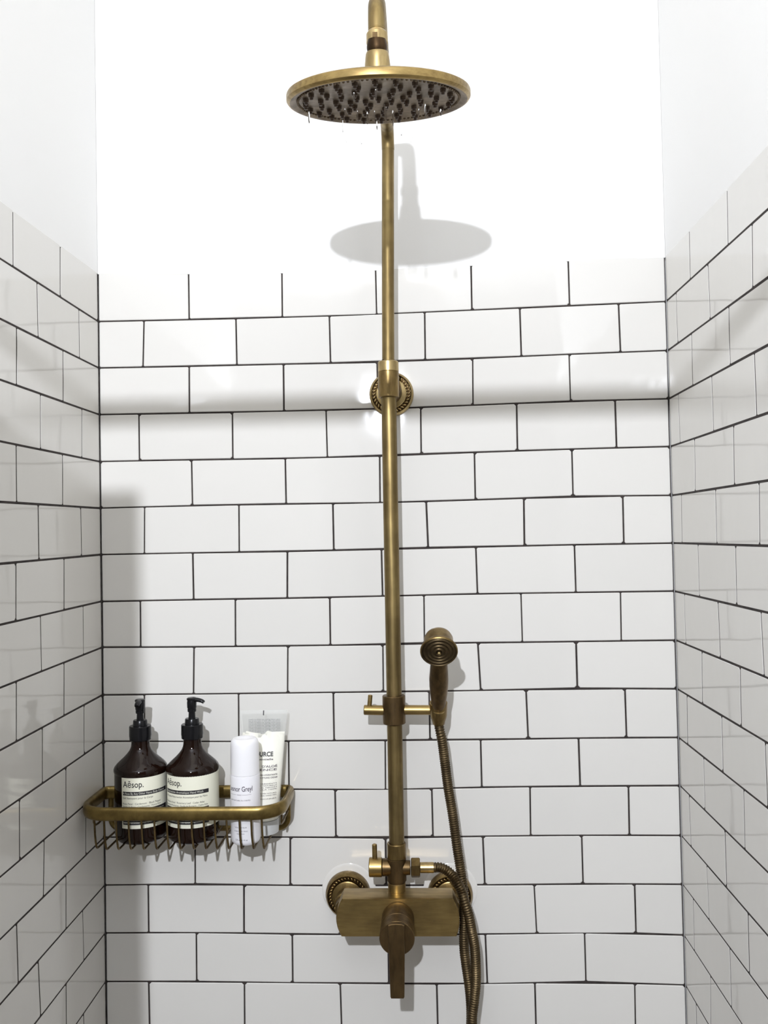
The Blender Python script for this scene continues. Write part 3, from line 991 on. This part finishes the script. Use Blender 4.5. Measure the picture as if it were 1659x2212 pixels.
# ------------------------------------------------------------------ pump bottles
ZF = 1.0702
def pump_bottle(X, Y, phi0, spout_dir, label, texts, dz=0.0):
    root = empty('pump_bottle', (X, Y, ZF), label, 'pump bottle', 'amber pump bottles in the wire basket')
    o = (X, Y, ZF)
    bm = bmesh.new()
    lathe(bm, o, (0, 0, 1), [(0.0012, 0.0), (0.0, 0.030), (0.0008, 0.0335), (0.004, 0.0365), (0.009, 0.0380), (0.0125, 0.0385), (0.0990, 0.0385), (0.1015, 0.0388),
                             (0.1032, 0.0397), (0.1065, 0.0396), (0.1100, 0.0380), (0.1140, 0.0346), (0.1180, 0.0302), (0.1230, 0.0246), (0.1280, 0.0198), (0.1330, 0.0160), (0.1380, 0.0140),
                             (0.1430, 0.0134), (0.1500, 0.0134)], 64)
    mesh_obj('bottle', bm, 'amber', root, True, 40, o)
    bm = bmesh.new()
    lathe(bm, (X, Y, ZF + 0.1475 + dz), (0, 0, 1), [(0, 0.0150), (0.0008, 0.0160), (0.006, 0.0162), (0.006, 0.0165), (0.0205, 0.0163), (0.0215, 0.0156), (0.0216, 0.0108), (0.029, 0.0104), (0.0300, 0.0098), (0.0300, 0.0)], 44)
    cap = mesh_obj('pump_collar', bm, 'black', root, True, 30, (X, Y, ZF + 0.1475))
    zt = ZF + 0.1765 + dz
    bm = bmesh.new()
    lathe(bm, (X, Y, zt), (0, 0, 1), [(0, 0.0054), (0.011, 0.0048), (0.0112, 0.0064), (0.0150, 0.0066), (0.0152, 0.0060), (0.0172, 0.0070), (0.0250, 0.0072), (0.0285, 0.0066), (0.0290, 0.0076), (0.0310, 0.0076), (0.0322, 0.0060), (0.0325, 0.0)], 32)
    mesh_obj('pump_stem', bm, 'black', root, True, 30, (X, Y, zt))
    d = Vector((sin(spout_dir), -cos(spout_dir), 0))
    p0 = Vector((X, Y, zt + 0.0285))
    bm = bmesh.new()
    P_ = catmull([p0, p0 + d * 0.008 + Vector((0, 0, 0.0004)), p0 + d * 0.016 - Vector((0, 0, 0.0012)), p0 + d * 0.0195 - Vector((0, 0, 0.0035))], 6)
    n_ = len(P_)
    sweep(bm, P_, [(0.0046 * cos(2 * pi * i / 14), 0.0032 * sin(2 * pi * i / 14)) for i in range(14)], fixed_up=True, scale=lambda i: 1.15 - 0.42 * i / n_)
    mesh_obj('pump_spout', bm, 'black', root, True, 50, tuple(p0))
    # label, wrapped round with a gap
    RL = 0.03872
    def cyl_map(r):
        return lambda s, z: (X + r * sin(phi0 + s / r), Y - r * cos(phi0 + s / r), z)
    z0, z1 = 1.0960, 1.1700 + dz
    W_ = radians(314) * RL
    bm = bmesh.new()
    patch(bm, 0, W_, z0, z1, cyl_map(RL), 72)
    lab = mesh_obj('label', bm, 'label', root, True, 40, o)
    H = z1 - z0
    bm = bmesh.new()
    mi = cyl_map(RL + 0.00012)
    mw_ = cyl_map(RL + 0.00022)
    m0 = 0.0022
    Wp = radians(112) * RL
    text_mesh(bm, 'A\u0113sop.', 0.0315, (m0 + 0.0006, z0 + H * 0.815), mi, 0, height=0.0130, bold=0.008)
    patch(bm, m0, Wp, z0 + H * 0.655, z0 + H * 0.730, mi, 30)
    patch(bm, m0, Wp, z0 + H * 0.075, z0 + H * 0.395, mi, 30)
    text_mesh(bm, texts[1], texts[1 + 5], (m0, z0 + H * 0.585), mi, 0, height=0.0042, shear=0.15)
    text_mesh(bm, texts[2], texts[2 + 5], (m0, z0 + H * 0.475), mi, 0, height=0.0038)
    text_mesh(bm, texts[3], texts[3 + 5], (m0, z0 + H * 0.420), mi, 0, height=0.0034)
    o = mesh_obj('ink', bm, 'ink', lab, False); o['kind'] = 'stuff'
    bm = bmesh.new()
    text_mesh(bm, texts[0], texts[0 + 5], (m0 + 0.0006, z0 + H * 0.675), mw_, 0, height=0.0043)
    for i in range(6):
        text_mesh(bm, texts[4], 0.066, (m0 + 0.0008, z0 + H * (0.345 - 0.048 * i)), mw_, 0, height=0.0022)
    patch(bm, m0 + 0.001, Wp - 0.001, z0 + H * 0.120, z0 + H * 0.128, mw_, 20)
    o = mesh_obj('reversed_print', bm, 'label_white', lab, False); o['kind'] = 'stuff'
    return root
fine = 'Apply to wet skin and lather, rinse well. Appliquer sur peau humide, rincer.'
pump_bottle(0.0830, -0.0690, radians(-27), radians(4),
            'dark amber pump bottle nearest the left wall, spout facing forward',
            ['A Rose By Any Other Name Body Cleanser', 'Gel Nettoyant pour le Corps', 'Rose Petal \u00b7 Cardamom \u00b7 Black Pepper', 'P\u00e9tale de Rose \u00b7 Cardamome \u00b7 Poivre Noir', fine,
             0.068, 0.046, 0.060, 0.060, 0.066])
pump_bottle(0.1625, -0.0690, radians(-61), radians(82),
            'dark amber pump bottle beside the white bottle, spout turned right',
            ['Resurrection Aromatique Hand Wash', 'Gel Lavant R\u00e9surrection Aromatique pour les Mains', 'Mandarin Rind \u00b7 Rosemary Leaf \u00b7 Cedar Atlas', 'Ecorce de Mandarine \u00b7 Feuille de Romarin \u00b7 C\u00e8dre Atlas', fine,
             0.064, 0.071, 0.066, 0.072, 0.066], 0.0015)

# ------------------------------------------------------------------ white bottle
WBX, WBY = 0.2462, -0.0890
wb = empty('shampoo_bottle', (WBX, WBY, ZF), 'slim white bottle with white domed cap standing in front of the clear tube', 'bottle')
o = (WBX, WBY, ZF)
bm = bmesh.new()
lathe(bm, o, (0, 0, 1), [(0, 0), (0, 0.0170), (0.001, 0.0188), (0.004, 0.0210), (0.008, 0.0219), (0.098, 0.0219), (0.1005, 0.0216), (0.1008, 0.0212)], 48)
mesh_obj('bottle', bm, 'white_body', wb, True, 40, o)
bm = bmesh.new()
lathe(bm, (WBX, WBY, ZF + 0.1011), (0, 0, 1), [(0, 0.0208), (0.0004, 0.0213), (0.030, 0.0211), (0.044, 0.0208), (0.0490, 0.0196), (0.0520, 0.0168), (0.0525, 0.0145), (0.0505, 0.0105), (0.0500, 0.0)], 48)
mesh_obj('cap', bm, 'white', wb, True, 40, (WBX, WBY, ZF + 0.101))
def wmap(s, z):
    a = radians(-7) + s / 0.0220
    return (WBX + 0.02205 * sin(a), WBY - 0.02205 * cos(a), z)
bm = bmesh.new()
text_mesh(bm, 'Leonor Greyl', 0.0400, (-0.002, ZF + 0.0800), wmap, height=0.0105, align='CENTER', bold=0.012)
text_mesh(bm, 'PARIS', 0.0065, (-0.002, ZF + 0.0742), wmap, height=0.0022, align='CENTER')
patch(bm, -0.0200, -0.0062, ZF + 0.0749, ZF + 0.0752, wmap, 8)
patch(bm, 0.0022, 0.0160, ZF + 0.0749, ZF + 0.0752, wmap, 8)
text_mesh(bm, 'SOIN NATUREL DU CHEVEU', 0.0330, (-0.002, ZF + 0.0660), wmap, height=0.0027, align='CENTER')
text_mesh(bm, 'SHAMPOOING', 0.0255, (-0.001, ZF + 0.0510), wmap, height=0.0054, align='CENTER', bold=0.02)
text_mesh(bm, 'AU MIEL', 0.0165, (-0.001, ZF + 0.0452), wmap, height=0.0054, align='CENTER', bold=0.02)
text_mesh(bm, 'VOLUMATEUR', 0.0190, (-0.001, ZF + 0.0268), wmap, height=0.0027, align='CENTER')
text_mesh(bm, 'CHEVEUX FINS', 0.0210, (-0.001, ZF + 0.0215), wmap, height=0.0025, align='CENTER')
text_mesh(bm, 'SHAMPOO', 0.0120, (-0.001, ZF + 0.0178), wmap, height=0.0023, align='CENTER')
text_mesh(bm, '120 ml \u212e 4 oz', 0.0190, (0.000, ZF + 0.0085), wmap, height=0.0036, align='CENTER')
mesh_obj('printing', bm, 'print', wb, False)

# ------------------------------------------------------------------ clear tube
TX = 0.2645
ct = empty('cream_tube', (TX, -0.045, ZF), 'clear plastic tube half full of white cream standing on its cap behind the white bottle', 'tube')
TZ0, TZ1 = ZF + 0.021, 1.2525
def tube_dim(z):
    t = (z - TZ0) / (TZ1 - TZ0)
    a = 0.0238 + (0.0375 - 0.0238) * (t ** 1.0)
    b_ = 0.0225 * (1 - max(0.0, t - 0.02) ** 1.25) + 0.0007
    yc = -0.0450 + 0.0160 * t
    return a, b_, yc
def loft(bm, z_list, k=1.0, seg=48, top=None):
    rings = []
    for z in z_list:
        a, b_, yc = tube_dim(z)
        rings.append([bm.verts.new((TX + k * a * cos(2 * pi * i / seg), yc + (b_ - (1 - k) * 0.02) * sin(2 * pi * i / seg), z if top is None else top(z, i, seg))) for i in range(seg)])
    for p, q in zip(rings, rings[1:]):
        for i in range(seg):
            bm.faces.new((p[i], p[(i + 1) % seg], q[(i + 1) % seg], q[i]))
    return rings
bm = bmesh.new()
zs = [TZ0 + (TZ1 - 0.008 - TZ0) * i / 16 for i in range(17)] + [TZ1 - 0.006, TZ1]
rg = loft(bm, zs)
mesh_obj('tube_body', bm, 'clear', ct, True, 60, (TX, -0.045, TZ0))
CT = 1.2155
bm = bmesh.new()
def ctop(z, i, seg):
    if z < CT - 0.004:
        return z
    a = 2 * pi * i / seg
    return z + 0.0030 * sin(5 * a + 1) + 0.0022 * sin(11 * a) + 0.0015 * sin(17 * a + 2)
def inner(z):
    a, b_, yc = tube_dim(z)
    return a * 0.965, max(0.0008, b_ - 0.0012), yc
seg = 64
rings = []
for j in range(15):
    z = TZ0 + 0.001 + (CT - TZ0 - 0.001) * j / 14
    a_, b_, yc = inner(z)
    rings.append([bm.verts.new((TX + a_ * cos(2 * pi * i / seg), yc + b_ * sin(2 * pi * i / seg), ctop(z, i, seg))) for i in range(seg)])
for p, q in zip(rings, rings[1:]):
    for i in range(seg):
        bm.faces.new((p[i], p[(i + 1) % seg], q[(i + 1) % seg], q[i]))
bm.faces.new(rings[0])
mid = [bm.verts.new(((v.co.x - TX) * 0.45 + TX, (v.co.y + 0.034) * 0.45 - 0.034, v.co.z - 0.003 + 0.003 * sin(i * 1.7))) for i, v in enumerate(rings[-1])]
for i in range(seg):
    bm.faces.new((rings[-1][i], rings[-1][(i + 1) % seg], mid[(i + 1) % seg], mid[i]))
bm.faces.new(mid)
mesh_obj('cream', bm, 'cream', ct, True, 60, (TX, -0.045, TZ0))
bm = bmesh.new()
lathe(bm, (TX, -0.045, ZF), (0, 0, 1), [(0, 0), (0, 0.0215), (0.0012, 0.0232), (0.019, 0.0240), (0.0207, 0.0236), (0.0207, 0)], 48)
mesh_obj('tube_cap', bm, 'milky', ct, True, 40, (TX, -0.045, ZF))
def tfront(x, z, e=0.0003):
    a, b_, yc = tube_dim(z)
    u = max(-0.98, min(0.98, (x) / a))
    return (TX + x, yc - (b_ * sqrt(1 - u * u)) - e, z)
def tback(x, z):
    a, b_, yc = tube_dim(z)
    u = max(-0.98, min(0.98, (x) / a))
    return (TX + x, yc + (b_ * sqrt(1 - u * u)) + 0.0003, z)
bm = bmesh.new()
cxx = 0.0010
text_mesh(bm, 'SOURCE', 0.0315, (cxx, 1.1856), tfront, height=0.0092, align='CENTER', bold=0.03)
mesh_obj('product_title', bm, 'ink', ct, False)
bm = bmesh.new()
for body, wd, z, hgt in (('essentielle', 0.0290, 1.1800, 0.0038), ("S\u00c8VE  D'ALO\u00c9", 0.0410, 1.1695, 0.0044), ('ESSENCE', 0.0400, 1.1648, 0.0040),
                         ('CR\u00c8ME DE SOIN HYDRATANTE', 0.041, 1.1578, 0.0030), ('HYDRATING STYLING CREAM', 0.041, 1.1538, 0.0030)):
    text_mesh(bm, body, wd, (cxx + 0.0015, z), tfront, height=hgt, align='CENTER', bold=0.015)
for z, body in ((1.1455, '98% INGREDIENTS'), (1.1428, "D'ORIGINE NATURELLE"), (1.1400, 'NATURAL ORIGIN'), (1.1372, 'FORMULA 100%'), (1.1318, 'POUR TOUCHER NATUREL'), (1.1288, 'FOR A NATURAL HAND FEEL'), (1.1240, 'PROFESSIONNEL')):
    text_mesh(bm, body, 0.040, (cxx + 0.0015, z), tfront, height=0.0022, align='CENTER')
mesh_obj('printing', bm, 'print', ct, False)
bm = bmesh.new()
for i in range(10):
    z = 1.2365 - i * 0.0024
    text_mesh(bm, ('mode d emploi appliquer une noisette sur cheveux', 'humides puis coiffer eviter le contact avec les yeux')[i % 2], 0.050, (0.0005, z), tback, height=0.0034, align='CENTER', bold=0.03, flip=True)
mesh_obj('back_printing', bm, 'greyprint', ct, False)
bm = bmesh.new()
patch(bm, -0.0005, 0.0013, TZ1 - 0.0075, TZ1 - 0.0004, tfront, 2)
mesh_obj('seam_mark', bm, 'ink', ct, False)

# ------------------------------------------------------------------ water
def drop(bm, c, r, ln):
    m = Matrix.Translation(c) @ Matrix.Diagonal((r, r, ln, 1))
    bmesh.ops.create_uvsphere(bm, u_segments=8, v_segments=8, radius=1.0, matrix=m)
bm = bmesh.new()
rnd = random.Random(5)
for i in range(20):
    a = rnd.uniform(0, 2 * pi)
    r = 0.082 * sqrt(rnd.random())
    p = hc + R3 @ Vector((r * cos(a), r * sin(a), 0)) - Vector((0, 0, rnd.uniform(0.010, 0.026)))
    drop(bm, p, rnd.uniform(0.0006, 0.0011), rnd.uniform(0.004, 0.009))
o = mesh_obj('falling_water', bm, 'water', None, True, 80, tuple(hc - Vector((0, 0, 0.02))))
o['label'] = 'falling water drops just below the round brass rain head'
o['category'] = 'water'
o['kind'] = 'stuff'
bm = bmesh.new()
for x, z, r in ((0.4080, 0.9900, 0.0012), (0.5135, 0.9870, 0.0015), (0.5300, 0.9790, 0.0016), (0.5215, 0.9600, 0.0013), (0.5455, 0.9855, 0.0009), (0.4250, 0.9560, 0.0009), (0.5050, 0.9480, 0.0008)):
    bmesh.ops.create_uvsphere(bm, u_segments=10, v_segments=8, radius=1.0, matrix=Matrix.Translation((x, -0.1035, z)) @ Matrix.Diagonal((r, r * 0.6, r, 1)))
o = mesh_obj('water_beads', bm, 'water', None, True, 80, (0.52, -0.1035, 0.97))
o['label'] = 'small water beads clinging to the front of the brass mixer body'
o['category'] = 'water'
o['kind'] = 'stuff'
